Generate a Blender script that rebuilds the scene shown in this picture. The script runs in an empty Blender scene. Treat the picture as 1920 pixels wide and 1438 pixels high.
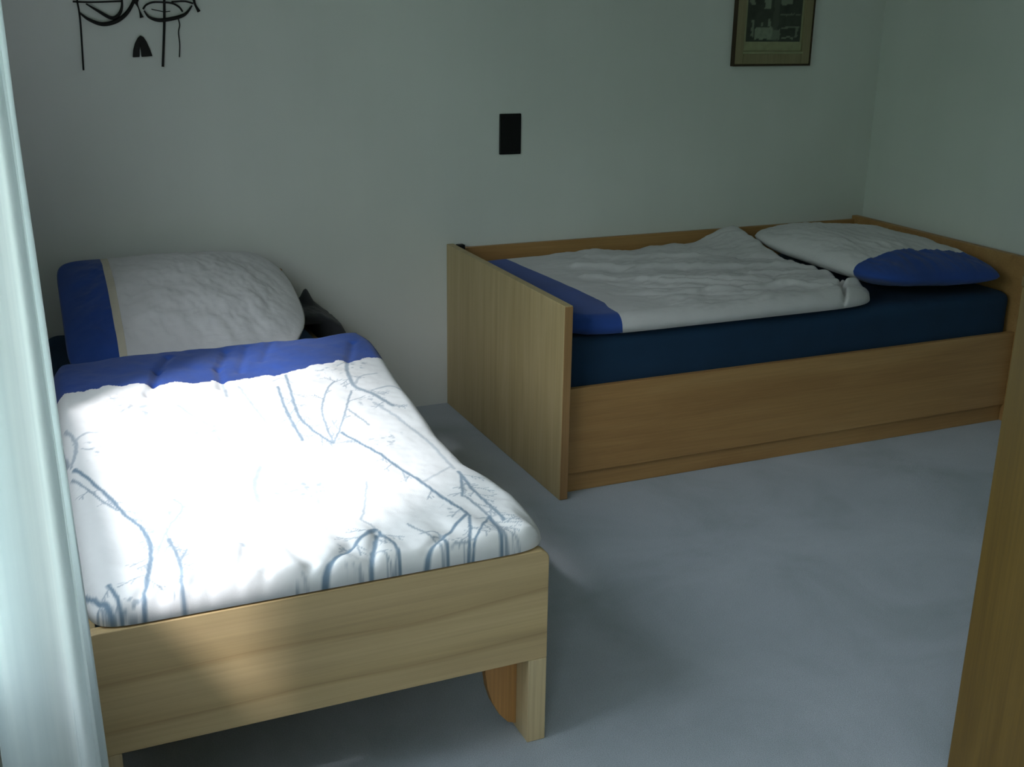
import bpy, bmesh, math, random
from mathutils import Vector, Matrix, noise
random.seed(7)
SC = bpy.context.scene
SUN_E, SUN_D, SKY = 4.0, (1, .70, -1.33), 8.0
COL = SC.collection

# ------------------------------------------------------------------ helpers
def link(name, me, mat=None, parent=None, smooth=False):
    o = bpy.data.objects.new(name, me); COL.objects.link(o)
    for m in (mat if isinstance(mat, (list, tuple)) else [mat]):
        if m: me.materials.append(m)
    if smooth:
        for p in me.polygons: p.use_smooth = True
    if parent:
        o.parent = parent
    return o

def from_bm(name, bm, mat, parent=None, smooth=False, bevel=0, seg=2):
    bmesh.ops.recalc_face_normals(bm, faces=bm.faces)
    me = bpy.data.meshes.new(name); bm.to_mesh(me); bm.free()
    o = link(name, me, mat, parent, smooth)
    if bevel:
        b = o.modifiers.new('edge', 'BEVEL'); b.width = bevel; b.segments = seg
        b.limit_method = 'ANGLE'; b.angle_limit = math.radians(40)
    return o

def box(bm, x0, x1, y0, y1, z0, z1):
    vs = [bm.verts.new((x, y, z)) for x in (x0, x1) for y in (y0, y1) for z in (z0, z1)]
    for f in ((0,1,3,2),(4,6,7,5),(0,4,5,1),(2,3,7,6),(0,2,6,4),(1,5,7,3)):
        bm.faces.new([vs[i] for i in f])

def boxo(name, b, mat, parent=None, bevel=.002):
    bm = bmesh.new(); box(bm, *b)
    return from_bm(name, bm, mat, parent, bevel=bevel)

def prism(bm, pts, y0, y1, axis='y'):
    """extrude a closed outline (u, z) between two depths"""
    def P(u, z, d): return (u, d, z) if axis == 'y' else (d, u, z)
    a = [bm.verts.new(P(u, z, y0)) for u, z in pts]
    b = [bm.verts.new(P(u, z, y1)) for u, z in pts]
    bm.faces.new(a); bm.faces.new(b[::-1])
    n = len(pts)
    for i in range(n):
        bm.faces.new((a[i], a[(i+1) % n], b[(i+1) % n], b[i]))

def tube(bm, pts, r, n=8, flat=1.0, fy=None):
    """round bar along a path; r number or list; flat squeezes it along y"""
    pts = [Vector(p) for p in pts]; rings = []
    for i, p in enumerate(pts):
        d = (pts[min(i+1, len(pts)-1)] - pts[max(i-1, 0)]).normalized()
        up = Vector((0, 1, 0)) if abs(d.y) < .9 else Vector((1, 0, 0))
        a = d.cross(up).normalized(); b = a.cross(d).normalized()
        rr = r[i] if isinstance(r, (list, tuple)) else r
        rings.append([bm.verts.new(p + a*math.cos(t)*rr + b*math.sin(t)*rr*flat)
                      for t in [2*math.pi*k/n for k in range(n)]])
    for q, s in zip(rings, rings[1:]):
        for k in range(n): bm.faces.new((q[k], q[(k+1) % n], s[(k+1) % n], s[k]))
    bm.faces.new(rings[0][::-1]); bm.faces.new(rings[-1])

def spline(pts, n=8):
    """smooth path through points"""
    P = [Vector(p) for p in pts]; P = [P[0]*2-P[1]] + P + [P[-1]*2-P[-2]]
    out = []
    for i in range(1, len(P)-2):
        for k in range(n):
            t = k/n; a, b, c, d = P[i-1], P[i], P[i+1], P[i+2]
            out.append(.5*((2*b)+(c-a)*t+(2*a-5*b+4*c-d)*t*t+(3*b-a-3*c+d)*t**3))
    out.append(P[-2]); return out

def empty(name, loc, rz=0):
    o = bpy.data.objects.new(name, None); COL.objects.link(o)
    o.location = loc; o.rotation_euler = (0, 0, rz); o.empty_display_size = .1
    return o

def tag(o, label=None, cat=None, group=None, kind=None):
    if label: o['label'] = label
    if cat: o['category'] = cat
    if group: o['group'] = group
    if kind: o['kind'] = kind
    return o

def adopt(parent, *kids):
    """children were built in world coordinates: keep them where they stand"""
    bpy.context.view_layer.update()
    for k in kids:
        k.parent = parent
        k.matrix_parent_inverse = parent.matrix_world.inverted()

def lerp(a, b, t): return a + (b-a)*t
def sstep(a, b, x):
    t = max(0., min(1., (x-a)/(b-a))); return t*t*(3-2*t)
def interp(tab, x):
    if x <= tab[0][0]: return tab[0][1]
    for (a, va), (b, vb) in zip(tab, tab[1:]):
        if x <= b: return lerp(va, vb, (x-a)/(b-a))
    return tab[-1][1]
def segdist(px, py, ax, ay, bx, by):
    dx, dy = bx-ax, by-ay; L = dx*dx+dy*dy
    t = max(0, min(1, ((px-ax)*dx+(py-ay)*dy)/L)) if L else 0
    return math.hypot(px-ax-t*dx, py-ay-t*dy), t

# ------------------------------------------------------------------ materials
class NT:
    def __init__(s, name):
        s.m = bpy.data.materials.new(name); s.m.use_nodes = True
        s.t = s.m.node_tree; s.b = s.t.nodes['Principled BSDF']
        s.out = s.t.nodes['Material Output']
    def n(s, typ, **kw):
        nd = s.t.nodes.new(typ)
        for k, v in kw.items():
            if k in nd.inputs: nd.inputs[k].default_value = v
            else: setattr(nd, k, v)
        return nd
    def l(s, a, b): s.t.links.new(a, b)
    def coords(s, scale=(1,1,1), rot=(0,0,0)):
        tc = s.n('ShaderNodeTexCoord'); mp = s.n('ShaderNodeMapping')
        mp.inputs['Scale'].default_value = scale; mp.inputs['Rotation'].default_value = rot
        s.l(tc.outputs['Object'], mp.inputs['Vector']); return mp.outputs['Vector']
    def noise(s, vec, scale, detail=3, rough=.5, dist=0):
        nd = s.n('ShaderNodeTexNoise', Scale=scale, Detail=detail, Roughness=rough, Distortion=dist)
        s.l(vec, nd.inputs['Vector']); return nd.outputs['Fac']
    def ramp(s, fac, stops):
        r = s.n('ShaderNodeValToRGB'); e = r.color_ramp.elements
        while len(e) < len(stops): e.new(.5)
        for el, (p, c) in zip(e, stops): el.position = p; el.color = (*c, 1)
        s.l(fac, r.inputs['Fac']); return r.outputs['Color']
    def mix(s, fac, a, b, mode='MIX'):
        m = s.n('ShaderNodeMix'); m.data_type = 'RGBA'; m.blend_type = mode
        for sock, v in ((m.inputs[0], fac), (m.inputs[6], a), (m.inputs[7], b)):
            if hasattr(v, 'links') or hasattr(v, 'is_linked'): s.l(v, sock)
            elif isinstance(v, (int, float)): sock.default_value = v
            else: sock.default_value = (*v, 1)
        return m.outputs[2]
    def bump(s, h, strength, dist=.01):
        b = s.n('ShaderNodeBump', Strength=strength, Distance=dist)
        s.l(h, b.inputs['Height']); s.l(b.outputs['Normal'], s.b.inputs['Normal'])

def plaster(name, col, var=.05):
    k = NT(name); v = k.coords()
    c = k.ramp(k.noise(v, 1.3, 4), [(.3, tuple(x*(1-var) for x in col)), (.7, tuple(min(1, x*(1+var)) for x in col))])
    c = k.mix(.5, c, k.ramp(k.noise(k.coords((5, 5, .35)), 1, 4, .6), [(.3, (.46,.46,.455)), (.7, (.53,.53,.53))]), 'OVERLAY')
    k.l(c, k.b.inputs['Base Color']); k.b.inputs['Roughness'].default_value = .92
    k.bump(k.noise(v, 160, 3), .06, .002); return k.m

def carpet():
    k = NT('carpet'); v = k.coords()
    big = k.noise(v, 2.2, 4, .6, .6)
    c = k.ramp(big, [(.3, FLOORC[0]), (.5, FLOORC[1]), (.72, FLOORC[2])])
    f = k.noise(v, 420, 2)
    c = k.mix(.5, c, k.ramp(f, [(.3, (.35,.35,.35)), (.7, (.75,.75,.75))]), 'OVERLAY')
    k.l(c, k.b.inputs['Base Color']); k.b.inputs['Roughness'].default_value = 1
    k.b.inputs['Sheen Weight'].default_value = .15
    k.bump(f, .5, .006); return k.m

def wood(name, dark, mid, light, axis='x', grain=1.0, rough=.5, cath=.0):
    """veneer: long fibres along axis, soft cathedral bands"""
    k = NT(name)
    sc = {'x': (1.2, 14, 14), 'z': (14, 14, 1.2), 'y': (14, 1.2, 14)}[axis]
    fine = {'x': (3, 160, 160), 'z': (160, 160, 3), 'y': (160, 3, 160)}[axis]
    a = k.noise(k.coords(sc), 1.0, 4, .6, .8 + cath)
    b = k.noise(k.coords(fine), 1.0, 2, .5)
    c = k.ramp(a, [(.28, dark), (.5, mid), (.74, light)])
    c = k.mix(.35*grain, c, k.ramp(b, [(.3, (.32,.32,.32)), (.7, (.68,.68,.68))]), 'OVERLAY')
    k.l(c, k.b.inputs['Base Color']); k.b.inputs['Roughness'].default_value = rough
    k.bump(b, .05, .001); return k.m

def board(name):
    """glued beech board with wandering dark grain lines"""
    k = NT(name)
    v = k.coords((.7, 1, 3.4), (0, math.radians(5), 0))
    w = k.n('ShaderNodeTexWave', Scale=.9, Distortion=9, Detail=3)
    w.inputs['Detail Scale'].default_value = .6
    w.bands_direction = 'Z'; w.wave_profile = 'SAW'; k.l(v, w.inputs['Vector'])
    c = k.ramp(w.outputs['Fac'], [(0, (.47,.335,.165)), (.5, (.56,.41,.215)), (.88, (.53,.385,.20)), (1, (.40,.275,.13))])
    b = k.noise(k.coords((3, 160, 160)), 1.0, 2, .5)
    c = k.mix(.25, c, k.ramp(b, [(.3, (.36,.36,.36)), (.7, (.64,.64,.64))]), 'OVERLAY')
    d = k.noise(k.coords((1.5, 3, 9)), 1, 3)
    c = k.mix(.5, c, k.ramp(d, [(.3, (.4,.4,.4)), (.7, (.6,.6,.6))]), 'OVERLAY')
    k.l(c, k.b.inputs['Base Color']); k.b.inputs['Roughness'].default_value = .48
    return k.m

def fabric(name, col, var=.08, weave=700, wr=0, wscale=(6,6,6), attr=None, attr_col=None, rough=.95, sheen=.1):
    k = NT(name); v = k.coords()
    n1 = k.noise(v, 5, 4, .6)
    c = k.ramp(n1, [(.3, tuple(x*(1-var) for x in col)), (.7, tuple(min(1, x*(1+var)) for x in col))])
    if attr:
        at = k.n('ShaderNodeAttribute'); at.attribute_name = attr
        c = k.mix(at.outputs['Fac'], c, attr_col)
    k.l(c, k.b.inputs['Base Color']); k.b.inputs['Roughness'].default_value = rough
    k.b.inputs['Sheen Weight'].default_value = sheen
    h = k.noise(v, weave, 2)
    if wr:
        h2 = k.noise(k.coords(wscale), 1, 5, .55, 1.0)
        m = k.n('ShaderNodeMath'); m.operation = 'MULTIPLY_ADD'
        k.l(h2, m.inputs[0]); m.inputs[1].default_value = wr; k.l(h, m.inputs[2]); h = m.outputs[0]
    k.bump(h, .25, .002); return k.m

def plain(name, col, rough=.5, metal=0):
    k = NT(name); v = k.coords()
    c = k.ramp(k.noise(v, 30, 3), [(.3, tuple(x*.9 for x in col)), (.7, tuple(x*1.1 for x in col))])
    k.l(c, k.b.inputs['Base Color']); k.b.inputs['Roughness'].default_value = rough
    k.b.inputs['Metallic'].default_value = metal; k.b.inputs['Specular IOR Level'].default_value = .25; return k.m

def sheer():
    k = NT('sheer_curtain'); v = k.coords((90, 90, 1.5))
    c = k.ramp(k.noise(v, 1, 3), [(.3, (.86,.90,.91)), (.7, (.94,.97,.97))])
    d = k.n('ShaderNodeBsdfDiffuse'); t = k.n('ShaderNodeBsdfTranslucent')
    k.l(c, d.inputs['Color']); k.l(c, t.inputs['Color'])
    m = k.n('ShaderNodeMixShader'); m.inputs[0].default_value = .68
    k.l(d.outputs[0], m.inputs[1]); k.l(t.outputs[0], m.inputs[2])
    k.t.nodes.remove(k.b); k.l(m.outputs[0], k.out.inputs['Surface']); return k.m

FLOORC = ((.315,.365,.41), (.385,.43,.495), (.43,.475,.55))
M = dict(
    wall=plaster('wall_plaster', (.66,.67,.655)), ceil=plaster('ceiling_paint', (.62,.62,.60)), wall_dark=plaster('wall_plaster_tan', (.30,.26,.21)),
    carpet=carpet(),
    beech=board('beech_board'),
    beech_side=wood('beech_edge', (.50,.38,.21), (.56,.43,.25), (.62,.49,.30), 'z'),
    orange=wood('orange_beech', (.34,.16,.05), (.42,.21,.07), (.48,.25,.09), 'z'),
    panel=wood('light_veneer', (.37,.275,.13), (.43,.325,.165), (.48,.37,.20), 'z', .5),
    rail=wood('brown_veneer', (.33,.172,.06), (.385,.21,.076), (.43,.25,.10), 'x', .6),
    edge=wood('edge_band', (.25,.13,.05), (.30,.165,.065), (.35,.20,.085), 'z', .7),
    cab=wood('cabinet_veneer', (.088,.05,.008), (.112,.066,.011), (.135,.082,.016), 'z', .8),
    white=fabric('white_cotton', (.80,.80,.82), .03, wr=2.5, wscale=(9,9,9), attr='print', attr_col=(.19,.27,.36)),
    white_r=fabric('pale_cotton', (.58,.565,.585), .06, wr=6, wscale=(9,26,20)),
    blue=fabric('blue_cotton', (.014,.055,.27), .15, wr=2),
    navy=fabric('navy_jersey', (.003,.028,.072), .12, sheen=0),
    beige=fabric('beige_piping', (.52,.47,.38)),
    dark=fabric('dark_cloth', (.035,.037,.045), .3),
    black=plain('black_plastic', (.004,.004,.005), .45), iron=plain('black_iron', (.008,.007,.007), .6),
    frame=wood('frame_wood', (.20,.165,.085), (.235,.195,.105), (.27,.225,.125), 'z', .5),
    frame_dark=plain('frame_rim', (.05,.03,.018), .6), mat_board=plain('mat_board', (.30,.30,.18), .9),
    lining=plain('window_paint', (.75,.75,.73), .5), sheer=sheer(),
)

# ------------------------------------------------------------------ measured layout (metres)
W, CX = 4.224, 3.659           # back wall, right wall
LX = -.13                      # window wall
CAM_H = 1.572
A, BL, BW = 1.579, 2.045, 1.030     # right bed: outer face of footboard, length, width
FR = W - BW                    # its front
XR, YF, HL, HB = .974, 1.984, .473, .21   # left bed: right side, foot end, footboard top / bottom
X0 = .035

# ------------------------------------------------------------------ room
def struct(name, boxes, mat):
    bm = bmesh.new()
    for b in boxes: box(bm, *b)
    return tag(from_bm(name, bm, mat), kind='structure')
YN = -1.3; ZC = 2.5
WINS = [(1.05, 2.82, .86, 2.22), (-1.05, .45, .86, 2.22)]
struct('floor', [(LX-.3, CX+.15, YN-.15, W+.15, -.1, 0)], M['carpet'])
struct('ceiling', [(LX-.3, CX+.15, YN-.15, W+.15, ZC, ZC+.1)], M['ceil'])
struct('wall_back', [(LX-.3, CX+.15, W, W+.15, 0, ZC)], M['wall'])
struct('wall_right', [(CX, CX+.15, YN, W, 0, ZC)], M['wall'])
struct('wall_front', [(LX-.3, CX+.15, YN-.15, YN, 0, ZC)], M['wall_dark'])
z0, z1 = WINS[0][2:]; zd = .12     # the near opening reaches almost to the floor
WINS[1] = (*WINS[1][:2], zd, z1)
struct('wall_left', [(LX-.3, LX, YN, WINS[1][0], z0, z1), (LX-.3, LX, WINS[1][1], WINS[0][0], z0, z1),
                     (LX-.3, LX, WINS[0][1], W, z0, z1), (LX-.3, LX, WINS[1][1], W, 0, z0), (LX-.3, LX, YN, WINS[1][0], 0, z0), (LX-.3, LX, WINS[1][0], WINS[1][1], 0, zd), (LX-.3, LX, YN, W, z1, ZC)], M['wall'])
for i, (WY0, WY1, WZ0, WZ1) in enumerate(WINS):
    w = empty('window_%d' % (i+1), (LX-.2, (WY0+WY1)/2, WZ0)); tag(w, kind='structure')
    bm = bmesh.new()
    for b in ((WY0, WY0+.05, WZ0, WZ1), (WY1-.05, WY1, WZ0, WZ1), (WY0+.05, WY1-.05, WZ0, WZ0+.05), (WY0+.05, WY1-.05, WZ1-.05, WZ1)):
        box(bm, LX-.25, LX-.19, *b)
    kids = [from_bm('window_frame', bm, M['lining']),
            boxo('window_sill', (LX-.19, LX, WY0+.002, WY1-.002, WZ0, WZ0+.02), M['lining'])]
    adopt(w, *kids)

# ------------------------------------------------------------------ soft goods
def grid_mesh(name, nu, nv, pos, mats, keep=None, attr=None, parent=None):
    """closed sheet: top(u,v) and bottom(u,v) joined round the rim"""
    verts, faces, pr = [], [], []
    idx = {}
    for side in (0, 1):
        for i in range(nu+1):
            for j in range(nv+1):
                rim = i in (0, nu) or j in (0, nv)
                if side and rim: idx[1, i, j] = idx[0, i, j]; continue
                u, v = i/nu, j/nv
                p = pos(u, v, side); idx[side, i, j] = len(verts); verts.append(p)
                pr.append(attr(p[0], p[1]) if (attr and not side) else 0.)
    for side in (0, 1):
        for i in range(nu):
            for j in range(nv):
                if keep and not keep((i+.5)/nu, (j+.5)/nv): continue
                f = [idx[side, i, j], idx[side, i+1, j], idx[side, i+1, j+1], idx[side, i, j+1]]
                if side: f.reverse()
                faces.append(f)
    used = sorted({k for f in faces for k in f}); rm = {k: n for n, k in enumerate(used)}
    me = bpy.data.meshes.new(name)
    me.from_pydata([verts[k] for k in used], [], [[rm[k] for k in f] for f in faces]); me.update()
    if attr:
        at = me.attributes.new('print', 'FLOAT', 'POINT')
        at.data.foreach_set('value', [pr[k] for k in used])
    return link(name, me, mats, parent, smooth=True)

def superell(u, v, n):
    m = max(abs(u), abs(v))
    if m < 1e-6: return u, v
    k = 1/((abs(u/m)**n + abs(v/m)**n)**(1/n))
    k = lerp(1, k, m**6)      # only the rim is rounded, the middle stays square
    return u*k, v*k

def fbm(x, y, z=0, o=4):
    return noise.fractal(Vector((x, y, z)), 1.0, 2.0, o)

# ---- left duvet ----------------------------------------------------------
ED = [(1.95,.962),(2.03,.985),(2.2,.988),(2.30,.975),(2.39,.948),(2.55,.943),(2.89,.962),(3.1,.985),(3.3,1.005),(3.45,1.0)]
def ld_support(x, y): return .4745
LD0, LD1 = YF+.002, 3.40
def ld_plan(u, v):
    a, b = superell(u*2-1, v*2-1, 18)
    y = lerp(LD0, LD1, (b+1)/2) + .035*(a*.5+.5)*(v-.1)*1.0
    xr = interp(ED, y); x = lerp(.042, xr, (a+1)/2)
    return x, y
LFOLD = [(0.373, 3.305, 0.331, 3.198, 0.011, 0.013),
  (0.331, 3.198, 0.307, 3.093, 0.011, 0.013),
  (0.307, 3.093, 0.286, 3.029, 0.011, 0.013),
  (0.286, 3.029, 0.245, 2.958, 0.011, 0.013),
  (0.543, 3.325, 0.493, 3.175, 0.009, 0.013),
  (0.493, 3.175, 0.478, 3.026, 0.009, 0.013),
  (0.607, 3.345, 0.545, 3.135, 0.006, 0.013),
  (0.683, 3.362, 0.626, 3.207, 0.006, 0.013),
  (0.916, 3.272, 0.853, 3.097, 0.008, 0.013),
  (0.108, 1.947, 0.151, 2.026, 0.009, 0.012),
  (0.147, 1.953, 0.216, 2.06, 0.009, 0.012),
  (0.222, 1.962, 0.255, 2.044, 0.009, 0.012),
  (0.252, 1.961, 0.303, 2.075, 0.009, 0.012),
  (0.311, 1.96, 0.365, 2.144, 0.009, 0.012),
  (0.335, 1.939, 0.398, 2.036, 0.009, 0.012),
  (0.407, 1.933, 0.468, 2.008, 0.009, 0.012),
  (0.461, 1.96, 0.563, 2.063, 0.009, 0.012),
  (0.631, 1.929, 0.742, 2.026, 0.009, 0.012),
  (0.56, 1.938, 0.626, 2.095, 0.009, 0.012),
  (0.048, 2.092, 0.103, 1.948, 0.009, 0.012)]
def ld_top(x, y, u, v):
    t = min(1, u*.93/.05, (1-u)*.93/.05, v*1.4/.022, (1-v)*1.4/.06); prof = (1-(1-t)**2.4)**.5
    T = lerp(.052, .112, sstep(2.2, 3.25, y))
    z = T*prof
    z += prof*(.010*fbm(x*3.1, y*2.3, 1.7) + .004*fbm(x*9, y*7, 4.2))
    for (ax, ay, bx, by, dp, wd) in LFOLD:
        d, _ = segdist(x, y, ax, ay, bx, by)
        if d < wd*3: z -= prof*dp*math.exp(-(d/wd)**2)
    # gathers along the foot end
    g = math.exp(-((y-2.05)/.09)**2)
    z += prof*g*.004*math.sin(x*62+3*fbm(x*4, y*3)+ (y-2)*18)
    return z
def ld_pos(u, v, side):
    x, y = ld_plan(u, v); s = ld_support(x, y)
    e = min(u*.93, (1-u)*.93, v*1.4, (1-v)*1.4)
    if side: return (x, y, s + .001)
    return (x, y, s + .003 + ld_top(x, y, u, v))

S = []   # (path points, half width, strength) in metres on the cover
def stroke(pts, wd, st=1.0):
    q = spline([(a, b, 0) for a, b in pts], 5)
    for p, r in zip(q, q[1:]): S.append((p.x, p.y, r.x, r.y, wd, st))
for p_, w_, s_ in (
    (((0.701,2.629),(0.766,2.413),(0.805,2.253),(0.836,2.109)), 5, 1.00),
    (((0.836,2.109),(0.74,2.02),(0.631,1.929),(0.588,1.902)), 5, 1.00),
    (((0.836,2.101),(0.798,2.004),(0.768,1.953)), 4, 1.00),
    (((0.872,2.079),(0.811,1.999),(0.759,1.943)), 3, 1.00),
    (((0.875,2.085),(0.864,1.991),(0.841,1.916)), 6, 1.00),
    (((0.629,2.116),(0.561,2.057),(0.492,1.992),(0.46,1.954)), 6, 1.00),
    (((0.633,2.107),(0.643,2.038),(0.636,1.953)), 5, 1.00),
    (((0.626,2.095),(0.589,2.005),(0.559,1.932)), 6, 1.00),
    (((0.745,2.018),(0.74,1.957),(0.733,1.907)), 5, 1.00),
    (((0.698,2.111),(0.72,2.05),(0.734,1.973),(0.741,1.943)), 3, 0.70),
    (((0.709,2.054),(0.741,2.056),(0.745,2.018)), 3, 0.70),
    (((0.069,2.636),(0.113,2.514),(0.151,2.369),(0.179,2.269),(0.181,2.171),(0.159,2.052),(0.139,1.967)), 6, 1.00),
    (((0.06,2.595),(0.099,2.486),(0.137,2.391)), 3, 0.80),
    (((0.259,2.397),(0.268,2.338),(0.229,2.263),(0.192,2.153)), 3, 0.60),
    (((0.221,2.209),(0.227,2.099),(0.218,2.016),(0.214,1.959)), 5, 0.90),
    (((0.227,2.099),(0.249,2.156)), 3, 0.80),
    (((0.223,2.265),(0.22,2.196)), 3, 0.60),
    (((0.046,2.092),(0.081,2.013),(0.103,1.943)), 6, 1.00),
    (((0.091,2.074),(0.101,2.017),(0.108,1.946)), 5, 1.00),
    (((0.073,2.028),(0.044,1.967)), 3, 0.80),
    (((0.618,2.975),(0.601,2.789),(0.599,2.617)), 5, 0.90),
    (((0.661,3.063),(0.635,2.87),(0.624,2.735),(0.644,2.641),(0.665,2.574)), 5, 0.90),
    (((0.665,2.574),(0.685,2.756),(0.729,2.881),(0.769,2.942)), 3, 0.80),
    (((0.665,2.574),(0.723,2.696),(0.795,2.868)), 3, 0.80),
    (((0.754,2.752),(0.777,2.642)), 3, 0.70),
    (((0.519,3.014),(0.528,2.888),(0.541,2.746)), 4, 0.45),
    (((0.5,3.18),(0.485,3.053),(0.478,2.955)), 5, 0.60),
    (((0.562,2.35),(0.539,2.213),(0.532,2.141)), 4, 0.35),
    (((0.471,2.512),(0.438,2.417),(0.428,2.321)), 7, 0.50),
    (((0.345,2.913),(0.38,2.821),(0.404,2.757),(0.409,2.672)), 4, 0.40),
    (((0.678,2.338),(0.637,2.221),(0.614,2.167)), 3, 0.60),
    (((0.614,2.167),(0.629,2.124)), 3, 0.50),
    (((0.896,2.323),(0.893,2.218),(0.898,2.116),(0.897,2.053)), 5, 0.90),  # right-edge crumple lines: crease shade put into the colour
    (((0.864,2.195),(0.875,2.093),(0.875,2.002),(0.87,1.932)), 4, 0.80),
    (((0.896,2.305),(0.858,2.198)), 4, 0.90),
    (((0.875,1.944),(0.844,1.901),(0.845,1.848)), 5, 0.90),
    (((0.751,1.88),(0.734,1.836)), 5, 0.80),
    (((0.784,1.879),(0.775,1.832)), 5, 0.80),
    (((0.894,2.362),(0.845,2.325),(0.793,2.292)), 4, 0.35),
    (((0.868,3.151),(0.828,3.025),(0.812,2.899),(0.844,2.824),(0.869,2.73)), 7, 0.80),
    (((0.862,2.854),(0.904,2.863),(0.925,2.829)), 5, 0.50),
    (((0.812,2.899),(0.854,2.961),(0.898,2.971)), 4, 0.50),
    (((0.828,2.77),(0.862,2.641),(0.888,2.482),(0.894,2.343)), 5, 0.45),
    (((0.138,2.81),(0.106,2.813),(0.077,2.764)), 4, 0.50),
    (((0.064,2.871),(0.083,2.762),(0.064,2.656)), 5, 0.60),
    (((0.046,2.776),(0.059,2.676)), 6, 0.70),
    (((0.19,1.946),(0.192,1.89)), 3, 0.60),
    (((0.287,1.929),(0.268,1.88)), 3, 0.60),
    (((0.338,1.955),(0.328,1.89)), 5, 0.80),
    (((0.39,1.904),(0.384,1.867)), 5, 0.80),
    (((0.137,1.902),(0.136,1.876)), 3, 0.70),
    (((0.119,1.953),(0.221,1.956),(0.341,1.942),(0.442,1.925),(0.573,1.908)), 4, 0.35),
    (((0.618,3.027),(0.645,3.043),(0.662,2.983)), 3, 0.40),
    (((0.842,2.075),(0.897,2.084)), 3, 0.40),
    (((0.859,2.038),(0.875,1.973),(0.865,1.893),(0.865,1.84)), 3, 0.60),
): stroke(p_, w_*.00082+.0008, s_)
for p_ in list(S):      # short side lines leaving the long ones
    if p_[5] > .75 and random.random() < .42:
        a_ = math.atan2(p_[3]-p_[1], p_[2]-p_[0]) + random.choice((-1, 1))*random.uniform(.4, 1.1)
        L_ = random.uniform(.02, .06); q_ = (p_[2]+L_*math.cos(a_), p_[3]+L_*math.sin(a_))
        S.append((p_[2], p_[3], *q_, .0018, .7))
        for t_ in (.4, .7):
            m_ = (lerp(p_[2], q_[0], t_), lerp(p_[3], q_[1], t_)); b_ = a_ + random.choice((-.7, .7))
            S.append((*m_, m_[0]+.02*math.cos(b_), m_[1]+.02*math.sin(b_), .0015, .6))
cells = {}
for k, s in enumerate(S):
    for ix in range(int((min(s[0], s[2])-.03)//.04), int((max(s[0], s[2])+.03)//.04)+1):
        for iy in range(int((min(s[1], s[3])-.03)//.04), int((max(s[1], s[3])+.03)//.04)+1):
            cells.setdefault((ix, iy), []).append(k)
def line_tint_at(x, y):  # amount of branch-like line colour at a point of the cover
    best = 0
    jx, jy = x + .0025*fbm(x*40, y*40, 3, 2), y + .0025*fbm(x*40, y*40, 8, 2)
    for k in cells.get((int(x//.04), int(y//.04)), ()):
        ax, ay, bx, by, wd, st = S[k]
        d, _ = segdist(jx, jy, ax, ay, bx, by)
        f = st*(1-sstep(wd*.45, wd*1.3, d))
        if f > best: best = f
    # sparse small specks between the lines
    q = fbm(x*6.5, y*6.5, 11, 3); r = fbm(x*60, y*60, 5, 3)
    best = max(best, .55*sstep(.25, .55, q)*sstep(.15, .5, r))
    return best

VB = .77                                     # where the blue border starts, along the length
def ld_edge(u, v): return v > VB + .010*math.sin(u*7+1) + .012*fbm(u*22, v*22, 5, 3)
NU, NV = 270, 400
duv = grid_mesh('duvet', NU, NV, ld_pos, M['white'], keep=lambda u, v: not ld_edge(u, v), attr=line_tint_at)
tag(duv, 'white duvet with branch-like lines and blue top border on the bed beside the curtain', 'duvet')
b = grid_mesh('border_panel', NU, NV, ld_pos, M['blue'], keep=ld_edge)
b['label'] = 'bright blue border across the head end of the duvet'
adopt(duv, b)

# ---- pillows -------------------------------------------------------------
def pillow(name, lx, ly, T, mw, mb, blue_if, seam_if=None, seed=0, pw_=.55, sharp=2.6, n=7, nr=7):
    def pos(u, v, side):
        a, b = superell(u*2-1, v*2-1, n if u < .5 else lerp(n, nr, min(1, u*2-1)))
        h = max(0, (1-abs(u*2-1)**sharp)*(1-abs(v*2-1)**sharp))**pw_
        wr = (.010*fbm(a*2.5+seed, b*2.5, seed) + .006*fbm(a*8, b*5+a*3, seed+3))*min(1, h*2)
        z = (T*h + wr) if not side else (-T*.75*h + wr*.4)
        # pinched sides between the corners
        return (a*lx/2*1.0, b*ly/2*(1-.03*(1-a*a)), z)
    o = grid_mesh(name, 130, 110, pos, mw, keep=lambda u, v: not blue_if(u, v) and not (seam_if and seam_if(u, v)))
    p = grid_mesh('border_panel', 130, 110, pos, mb, keep=blue_if); p.parent = o
    p['label'] = 'blue end panel of the pillowcase'
    if seam_if:
        q = grid_mesh('piping', 130, 110, lambda u, v, s: tuple(Vector(pos(u, v, s))*1.002), M['beige'], keep=seam_if); q.parent = o
        q['label'] = 'beige strip beside the blue end panel'
    return o
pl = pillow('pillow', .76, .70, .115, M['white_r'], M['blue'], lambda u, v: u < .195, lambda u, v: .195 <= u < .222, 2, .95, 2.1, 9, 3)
pl.location = (.495, 3.803, .617); pl.rotation_euler = (math.radians(18), 0, math.radians(-1))
tag(pl, 'plump white pillow with blue side panel propped against wall beside the curtain', 'pillow')

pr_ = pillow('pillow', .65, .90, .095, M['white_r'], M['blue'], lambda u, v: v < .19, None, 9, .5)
pr_.location = (3.232, 3.652, .621); pr_.rotation_euler = (math.radians(1), math.radians(3.5), 0)
tag(pr_, 'flat white pillow with blue end panel beside the far headboard', 'pillow')

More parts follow.
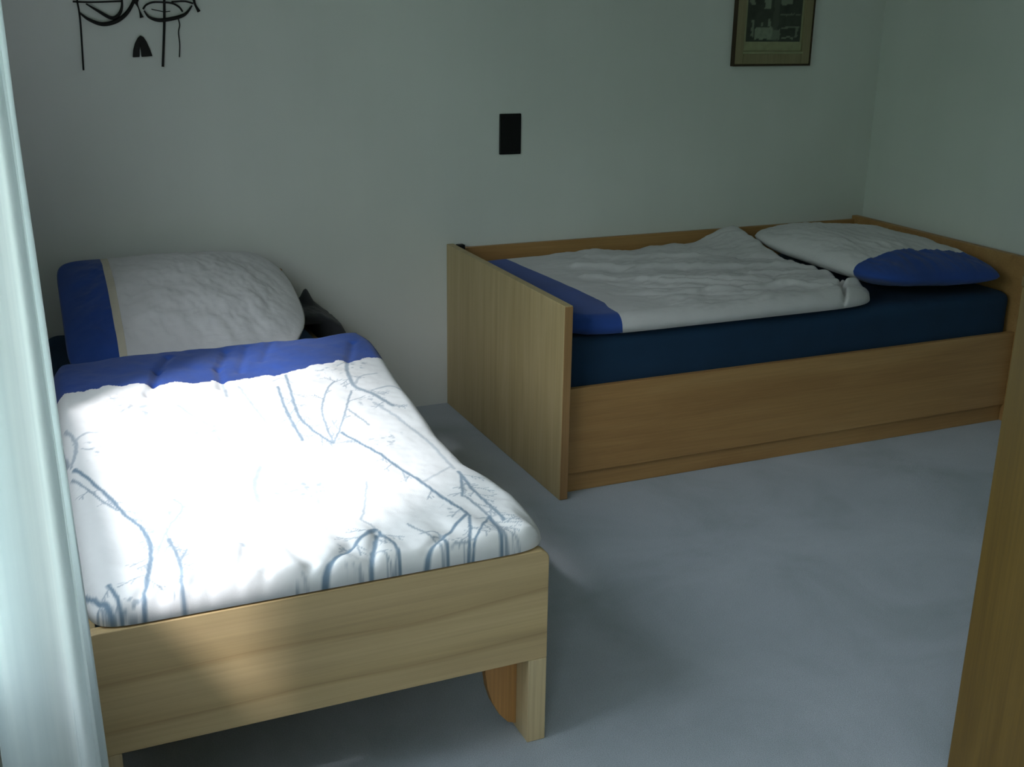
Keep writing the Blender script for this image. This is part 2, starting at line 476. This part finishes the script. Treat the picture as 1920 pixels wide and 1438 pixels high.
# ---- right duvet ---------------------------------------------------------
RX0, RY0, RY1 = A+.036, FR+.012, W-.055
RE = [(FR, 2.90), (FR+.1, 2.945), (FR+.3, 2.945), (FR+.5, 2.93), (FR+.75, 2.93), (W, 2.93)]
RF = [(2.95, 3.52, 2.74, 3.20, .030, .010), (2.3, 3.42, 2.9, 3.34, -.016, .016), (1.95, 3.75, 2.6, 3.45, -.016, .018),
      (2.0, 3.9, 2.9, 3.62, -.018, .022), (2.2, 3.6, 2.75, 3.3, -.013, .014), (2.5, 3.95, 2.98, 3.75, .014, .022),
      (1.95, 3.5, 2.4, 3.32, .010, .016), (2.1, 4.02, 2.7, 3.86, -.012, .018), (2.0, 3.62, 2.5, 3.36, .008, .012), (2.6, 3.6, 2.93, 3.5, -.010, .014)]
def rd_pos(u, v, side):
    f = .178 - .035*v + .010*math.sin(v*5) - .05*sstep(.22, 0, v)
    u = u*f/.16 if u < .16 else f + (u-.16)*(1-f)/.84
    a, b = superell(u*2-1, v*2-1, 9)
    y = lerp(RY0, RY1, (b+1)/2)
    x = lerp(RX0 + .05*sstep(.16, 0, v), interp(RE, y), (a+1)/2)
    s = .533
    e = min(u*1.3, (1-u)*1.3, v*.95, (1-v)*.95)
    t = min(1, e/.05); prof = math.sqrt(max(0, 1-(1-t)**2))
    if side: return (x, y, s + .004 + .012*max(0, 1-e/.02))
    T = .058 + .012*sstep(.2, .8, v) - .018*sstep(.12, 0, u)*0
    z = T*prof + prof*sstep(.12, .4, u)*(.014*fbm(x*2.2, y*3.6, 21) + .010*fbm(x*4+y*3, y*15-x*4, 9) + .0035*fbm(x*14, y*40, 2))
    z += .075*math.exp(-((x-2.86)/.13)**2-((y-(W-.10))/.16)**2)*prof
    for (ax, ay, bx, by, dp, wd) in RF:
        d, _ = segdist(x + .02*fbm(x*4, y*4, 6), y + .02*fbm(x*4, y*4, 16), ax, ay, bx, by)
        if d < wd*3: z -= prof*dp*math.exp(-(d/wd)**2)
    return (x, y, s + .012 + z)
def rd_edge(u, v): return u < .16
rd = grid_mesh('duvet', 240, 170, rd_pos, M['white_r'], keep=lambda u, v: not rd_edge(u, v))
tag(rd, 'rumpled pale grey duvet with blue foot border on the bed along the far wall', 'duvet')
b = grid_mesh('border_panel', 240, 170, rd_pos, M['blue'], keep=rd_edge)
b['label'] = 'blue border across the foot end of the duvet'
adopt(rd, b)

# ---- mattresses ----------------------------------------------------------
def mattress(name, x0, x1, y0, y1, z0, z1, r, mat):
    bm = bmesh.new(); box(bm, x0, x1, y0, y1, z0, z1)
    bmesh.ops.bevel(bm, geom=bm.edges[:], offset=r, segments=6, profile=.55, affect='EDGES')
    bmesh.ops.subdivide_edges(bm, edges=[e for e in bm.edges if e.calc_length() > .2], cuts=24, use_grid_fill=True)
    for v in bm.verts:
        d = .004*fbm(v.co.x*3, v.co.y*3, v.co.z*9)
        v.co += Vector((0, d, d*.5))
    return from_bm(name, bm, mat, smooth=True)
tag(mattress('mattress', X0+.028, XR-.03, YF+.035, W-.045, .24, .46, .04, M['navy']),
    'mattress in dark navy sheet under the white duvet with branch-like lines', 'mattress')
tag(mattress('mattress', A+.034, A+BL-.036, FR+.03, W-.04, .165, .532, .045, M['navy']),
    'mattress in dark navy fitted sheet showing above the long brown side rail', 'mattress')

# ------------------------------------------------------------------ left bed frame
bed = empty('bed', ((X0+XR)/2, (YF+W)/2, 0))
tag(bed, 'light beech bed with tall plank footboard standing beside the curtain', 'bed')
R = .022
out = [(X0, HB), (XR, HB)]
out += [(XR-R+R*math.cos(t), HL-R+R*math.sin(t)) for t in [math.pi/2*k/6 for k in range(7)]]
out += [(X0+R-R*math.sin(t), HL-R+R*math.cos(t)) for t in [math.pi/2*k/6 for k in range(7)]]
bm = bmesh.new(); prism(bm, out, YF, YF+.028)
kids = [from_bm('footboard', bm, M['beech'], bevel=.002)]
for s in (1, -1):
    def mx(x): return x if s > 0 else X0+XR-x
    def bx(a, b): return (min(mx(a), mx(b)), max(mx(a), mx(b)))
    lg = boxo('leg', (*bx(.93, XR), YF, YF+.085, 0, HB), M['beech_side'], bevel=.002)
    pts = [(mx(x), z) for x, z in ((.93, HB), (.855, HB), (.853, .16), (.859, .12), (.871, .08), (.889, .045), (.91, .02), (.93, .012))]
    bm = bmesh.new(); prism(bm, pts, YF+.062, YF+.084)
    kids.append(lg)
    if s > 0:
        br = from_bm('leg_bracket', bm, M['orange'], bevel=.001)
        br['label'] = 'curved orange-brown bracket behind the leg'
        adopt(lg, br)
    else: bm.free()
    kids.append(boxo('side_rail', (*bx(XR-.026, XR), YF+.03, W-.03, .215, .42), M['beech']))
    kids.append(boxo('leg', (*bx(.91, XR-.028), W-.1, W-.032, 0, .205), M['beech_side']))
kids.append(boxo('headboard_post', (.892, .912, W-.03, W-.012, 0, .625), M['edge']))
kids.append(boxo('slat_base', (X0+.028, XR-.028, YF+.03, W-.11, .21, .232), M['beech_side']))
adopt(bed, *kids)

# ------------------------------------------------------------------ right bed frame
H1, H2 = .671, .374
bed2 = empty('bed', (A+BL/2, FR+BW/2, 0))
tag(bed2, 'boxy brown wooden bed with high end panels along the far wall', 'bed')
kids = [boxo('footboard', (A, A+.03, FR-.04, W-.004, 0, H1), M['panel'], bevel=.0025)]
kids[0]['label'] = 'pale wooden end panel facing the other bed'
eb = boxo('edge_strip', (A+.001, A+.029, FR-.043, FR-.0401, .002, H1-.003), M['edge'], bevel=.0008)
eb['label'] = 'browner edge strip on the front of the end panel'
adopt(kids[0], eb)
hb = boxo('headboard', (A+BL-.03, A+BL, FR-.04, W-.004, 0, H1), M['rail'], bevel=.0025)
kids += [hb,
    boxo('side_rail', (A+.031, A+BL-.031, FR, FR+.022, .07, H2), M['rail']),
    boxo('plinth', (A+.031, A+BL-.031, FR+.012, FR+.03, 0, .069), M['rail']),
    boxo('back_rail', (A+.031, A+BL-.031, W-.026, W-.006, .05, .655), M['rail']),
    boxo('bed_base', (A+.031, A+BL-.031, FR+.031, W-.027, .12, .16), M['rail'])]
cb = boxo('corner_bracket', (A+.031, A+.06, W-.055, W-.0265, .60, H1+.002), M['black']); cb['label'] = 'small black bracket in the top corner'
kids.append(cb)
adopt(bed2, *kids)

# ------------------------------------------------------------------ dark bundle beside the left pillow
def drape(u, v, side):
    path = [(.86, .476), (.93, .500), (1.0, .492), (1.055, .455), (1.09, .38), (1.098, .25), (1.10, .012)]
    t = u*(len(path)-1); i = min(int(t), len(path)-2); f = t-i
    x, z = lerp(path[i][0], path[i+1][0], f), lerp(path[i][1], path[i+1][1], f)
    y = lerp(3.93, 4.19, v)
    if side:
        low = [(.86, .476), (.93, .474), (.983, .472), (.985, .45), (.988, .38), (.99, .25), (.99, .012)]
        return (lerp(low[i][0], low[i+1][0], f), y, lerp(low[i][1], low[i+1][1], f))
    k = math.sqrt(max(0, 1-abs(v*2-1)**3))*math.sqrt(max(0, 1-abs(u*2-1)**4))
    bulge = k*(.022 + .012*fbm(x*14, y*14, z*9))
    tip = .055*math.exp(-((x-.975)/.022)**2-((y-4.10)/.03)**2)
    w_ = sstep(1.0, 1.08, x)
    return (x + bulge*w_*.8, y, z + bulge*(1-w_) + tip)
o = grid_mesh('dark_cloth', 70, 40, drape, M['dark'])
tag(o, 'dark grey cloth heaped over the bed corner between propped pillow and back wall', 'cloth')

# ------------------------------------------------------------------ cabinet at the right edge
CB = empty('cabinet', (1.711, 1.52, 0), math.radians(0))
tag(CB, 'brown wooden cabinet cut off by the right edge, in front of the far bed', 'cabinet')
kids = [boxo('side_panel', (0, .02, -.5, 0, 0, 1.09), M['cab'], CB),
        boxo('side_panel', (.78, .80, -.5, 0, 0, 1.09), M['cab'], CB),
        boxo('top', (-.004, .804, -.505, .0, 1.091, 1.112), M['cab'], CB),
        boxo('back_panel', (.021, .779, -.012, -.002, .05, 1.09), M['cab'], CB),
        boxo('plinth', (.021, .779, -.47, -.45, 0, .06), M['cab'], CB)]
for k in range(2):
    d = boxo('door', (.022+.379*k, .022+.377+.379*k, -.5, -.482, .065, 1.085), M['cab'], CB)
    bm = bmesh.new(); x = .36+.08*k
    tube(bm, [(x, -.502, .62), (x, -.515, .62), (x, -.515, .52), (x, -.502, .52)], .004)
    h = from_bm('handle', bm, M['iron'], smooth=True); h.parent = d

# ------------------------------------------------------------------ curtain
def curtain():
    n, m = 220, 60
    verts, faces = [], []
    for i in range(n+1):
        s = i/n
        for j in range(m+1):
            t = j/m; z = lerp(.015, 2.36, t)
            fl = 1 - .5*t
            ph = s*2*math.pi*4.5 + .5*math.sin(t*2.3+s*3)
            y = lerp(1.16, 1.72, s) + .02*math.sin(ph*2+1)
            x = -.030 + (.046*math.sin(ph) + .012*math.sin(ph*2.3+t))*fl + .020*(1-t)*(.5+.5*math.sin(ph)) + .004*fbm(s*9, t*3, 2)
            verts.append((x, y, z))
    for i in range(n):
        for j in range(m):
            a = i*(m+1)+j; faces.append((a, a+m+1, a+m+2, a+1))
    me = bpy.data.meshes.new('curtain'); me.from_pydata(verts, [], faces); me.update()
    o = link('curtain', me, M['sheer'], smooth=True)
    s = o.modifiers.new('thickness', 'SOLIDIFY'); s.thickness = .0012
    return o
cu = curtain(); tag(cu, 'white sheer curtain hanging in folds in front of the beech bed', 'curtain')
bm = bmesh.new(); tube(bm, [(-.045, .2, 2.385), (-.045, 3.4, 2.385)], .012, 12)
o = from_bm('curtain_rod', bm, M['lining'], smooth=True); tag(o, 'white rod carrying the sheer curtain above the window', 'rod')

# ------------------------------------------------------------------ things on the back wall
p = empty('wall_plate', (1.849, W, 1.093))
tag(p, 'plain black rectangular plate on the wall between the beds', 'wall plate')
boxo('plate', (-.046, .046, -.010, 0, -.079, .079), M['black'], p, bevel=.003)
boxo('inset', (-.036, .036, -.0125, -.0101, -.068, .068), M['black'], p, bevel=.001)

pic = empty('picture_frame', (3.062, W, 1.345)); tag(pic, 'framed dark photograph with wide olive border high on the back wall', 'picture')
pw, ph = .398, .56
bm = bmesh.new()
for b_ in ((-pw/2, -pw/2+.006, 0, ph), (pw/2-.006, pw/2, 0, ph), (-pw/2+.006, pw/2-.006, 0, .008), (-pw/2+.006, pw/2-.006, ph-.008, ph)):
    box(bm, b_[0], b_[1], -.024, -.0, b_[2], b_[3])
f = from_bm('rim', bm, M['frame_dark'], pic, bevel=.001)
bm = bmesh.new()
ix, z0_, z1_ = .150, .062, ph-.062
for b_ in ((-pw/2+.006, -ix, .008, ph-.008), (ix, pw/2-.006, .008, ph-.008), (-ix, ix, .008, z0_), (-ix, ix, z1_, ph-.008)):
    box(bm, b_[0], b_[1], -.021, -.004, b_[2], b_[3])
from_bm('frame', bm, M['frame'], pic, bevel=.003)
boxo('moulding', (-ix-.006, ix+.006, -.0245, -.0211, .050, .060), M['mat_board'], pic, bevel=.0015)
bm = bmesh.new(); box(bm, -ix, ix, -.013, -.005, z0_, z1_)
from_bm('mat', bm, M['mat_board'], pic)
def photo():
    nx, nz = 56, 72; hw, za, zb = .139, .100, ph-.10
    verts, faces, cols = [], [], []
    def shade(x, z):  # x,z 0..1 of the picture
        c = .010
        def r(x0, x1, y0, y1): return x0 < x < x1 and y0 < z < y1
        w = .02*fbm(x*8, z*8, 3)
        xx, zz = x+w, z+w
        g = (0, 0, 0)
        v = .012 + .008*fbm(x*5, z*6, 8)
        if .16 < xx < .48 and .03 < zz < .16: v = .075+.02*fbm(x*20, z*20)
        if .47 < xx < .62 and .02 < zz < .14: v = .05
        if .09 < xx < .13 and .05 < zz < .25: v = .06
        if .38 < xx < .42 and .17 < zz < .26: v = .07
        if .26 < xx < .30 and .17 < zz < .22: v = .06
        if .60 < xx < .97 and .155 < zz < .17: v = .06
        if .66 < xx < .88 and .04 < zz < .055: v = .08
        if .90 < xx < .95 and .06 < zz < .15: v = .05
        if .60 < xx < .97 and .30 < zz < .315: v = .05
        if .60 < xx < .80 and .42 < zz < .55: v = .06
        if .30 < xx < .42 and .37 < zz < .6: v = .07
        if .02 < xx < .12 and .40 < zz < .62: v = .06
        if .48 < xx < .58 and zz < .6: v = max(v, .022)
        if zz > .6: v = .03 + .05*max(0, fbm(x*4, z*5, 4))
        return v
    for i in range(nx+1):
        for j in range(nz+1):
            verts.append((lerp(-hw, hw, i/nx), 0, lerp(za, zb, j/nz))); cols.append(shade(i/nx, j/nz))
    for i in range(nx):
        for j in range(nz):
            a = i*(nz+1)+j; faces.append((a, a+nz+1, a+nz+2, a+1))
    me = bpy.data.meshes.new('photograph'); me.from_pydata(verts, [], faces)
    at = me.attributes.new('tone', 'FLOAT', 'POINT'); at.data.foreach_set('value', cols)
    k = NT('photo_print'); a = k.n('ShaderNodeAttribute'); a.attribute_name = 'tone'
    c = k.ramp(a.outputs['Fac'], [(0, (0, 0, 0)), (.08, (.22,.26,.19)), (1, (.8,.8,.8))])
    k.l(c, k.b.inputs['Base Color']); k.b.inputs['Roughness'].default_value = .35
    o = link('photograph', me, k.m, pic); o.location = (0, -.0138, 0)
    o['label'] = 'dark photograph with a few pale patches'
    return o
photo()

orn = empty('wall_ornament', (.48, W, 1.35)); tag(orn, 'black wrought iron loops with thin hanging rods high on the back wall', 'ornament')
def bars(name, paths, par):
    bm = bmesh.new()
    for pts, r in paths:
        q = spline([(x-.48, -.012, z-1.35) for x, z in pts], 6)
        if isinstance(r, tuple):
            n_ = len(q); rr = [r[0]+(r[1]-r[0])*math.sin(math.pi*k/(n_-1)) for k in range(n_)]
        else: rr = r
        tube(bm, q, rr, 8)
    return from_bm(name, bm, M['iron'], par, smooth=True)
def px(x, y):      # the sketch of the loops, measured on the wall plane
    return (.2885+(x-147)*.001716-.00017*y, 1.5735-(y)*.001697+(x-147)*.00002)
def pth(*pp): return [px(*q) for q in pp]
bars('hanging_rod', [(pth((144,0),(150,40),(156,132)), .0030)], orn)
bars('hanging_rod', [(pth((306,-8),(307,50),(306,128)), .0042)], orn)
bars('hanging_rod', [(pth((333,33),(337,47),(335,62),(338,85),(338,110)), .0020)], orn)
bars('loop', [(pth((149,24),(165,36),(190,45),(215,40),(235,25),(248,2),(252,-20)), (.003, .007)),
              (pth((160,7),(180,19),(205,33),(218,30),(226,15),(226,-10)), (.002, .006)),
              (pth((136,3),(170,4),(225,2)), .0028)], orn)
bars('loop', [(pth((268,20),(278,32),(296,38),(318,36),(338,31),(350,24),(360,10)), (.0025, .0065)),
              (pth((266,17),(272,9),(285,4),(305,4),(322,6),(335,13),(342,22)), .0032),
              (pth((282,17),(296,20),(306,22),(318,21)), .0016),
              (pth((320,3),(345,2),(362,6)), .003)], orn)
bars('arm', [(pth((252,2),(258,16),(264,33)), (.007, .002))], orn)
bars('arm', [(pth((362,-6),(366,8),(374,22)), (.006, .004))], orn)
bars('arm', [(pth((252,-30),(254,-5),(250,6)), .008)], orn)
bell = bmesh.new()
po = [px(*q) for q in ((248,109),(249,95),(252,82),(257,72),(262,67),(268,70),(274,79),(280,92),(286,107),(265,108.5),(263.6,96),(262,86),(261,96),(261.3,108.6))]
prism(bell, [(x-.477, z-1.39) for x, z in po], -.012, -.001)
o = from_bm('wall_hook', bell, M['iron'], bevel=.003); o.location = (.477, W, 1.39)
tag(o, 'small black bell-shaped hook on the wall below the iron loops', 'hook')

# ------------------------------------------------------------------ daylight
wd = bpy.data.worlds.new('daylight'); SC.world = wd; wd.use_nodes = True
t = wd.node_tree; bg = t.nodes['Background']
tc = t.nodes.new('ShaderNodeTexCoord'); sp = t.nodes.new('ShaderNodeSeparateXYZ')
mr = t.nodes.new('ShaderNodeMapRange'); mr.inputs[1].default_value = -1; mr.inputs[2].default_value = 1
cr = t.nodes.new('ShaderNodeValToRGB')
t.links.new(tc.outputs['Generated'], sp.inputs[0]); t.links.new(sp.outputs['Z'], mr.inputs[0])
t.links.new(mr.outputs[0], cr.inputs[0]); t.links.new(cr.outputs[0], bg.inputs['Color'])
e = cr.color_ramp.elements
stops = [(0, (.05,.06,.05)), (.47, (.075,.125,.08)), (.56, (.085,.20,.105)), (.66, (.60,.67,.69)), (.80, (.86,.95,1.0)), (1, (.8,.92,1.0))]
while len(e) < len(stops): e.new(.5)
for el, (p_, c_) in zip(e, stops): el.position = p_; el.color = (*c_, 1)
bg.inputs['Strength'].default_value = SKY
for WY0, WY1, WZ0, WZ1 in WINS:
    pd = bpy.data.lights.new('window_portal', 'AREA'); pd.shape = 'RECTANGLE'; pd.size = WZ1-WZ0; pd.size_y = WY1-WY0
    pd.cycles.is_portal = True
    po_ = bpy.data.objects.new('window_portal', pd); COL.objects.link(po_)
    po_.location = (LX-.29, (WY0+WY1)/2, (WZ0+WZ1)/2)
    po_.rotation_euler = Vector((1, 0, 0)).to_track_quat('-Z', 'Y').to_euler()
sd = bpy.data.lights.new('hazy_sun', 'SUN'); sd.energy = SUN_E; sd.angle = math.radians(7); sd.color = (1, .975, .985)
so = bpy.data.objects.new('hazy_sun', sd); COL.objects.link(so); so.location = (-2, 0, 4)
so.rotation_euler = Vector(SUN_D).to_track_quat('-Z', 'Y').to_euler()

# ------------------------------------------------------------------ camera
F, PITCH, YAW, ROLL = 2144.4, .3183, .4177, .0142
fw = Vector((math.sin(YAW)*math.cos(PITCH), math.cos(YAW)*math.cos(PITCH), -math.sin(PITCH)))
rt = Vector((math.cos(YAW), -math.sin(YAW), 0)); up = rt.cross(fw)
c, s = math.cos(ROLL), math.sin(ROLL)
rt, up = c*rt + s*up, -s*rt + c*up
cd = bpy.data.cameras.new('camera'); cam = bpy.data.objects.new('camera', cd); COL.objects.link(cam)
cam.matrix_world = Matrix(((rt.x, up.x, -fw.x, 0), (rt.y, up.y, -fw.y, 0), (rt.z, up.z, -fw.z, CAM_H), (0, 0, 0, 1)))
cd.sensor_width = 36; cd.lens = F/1920*36; cd.clip_start = .02
SC.camera = cam
v = SC.view_settings; v.view_transform = 'Standard'; v.look = 'None'; v.gamma = 1; v.exposure = 0; v.use_curve_mapping = False
SC.cycles.max_bounces = 10; SC.cycles.diffuse_bounces = 6
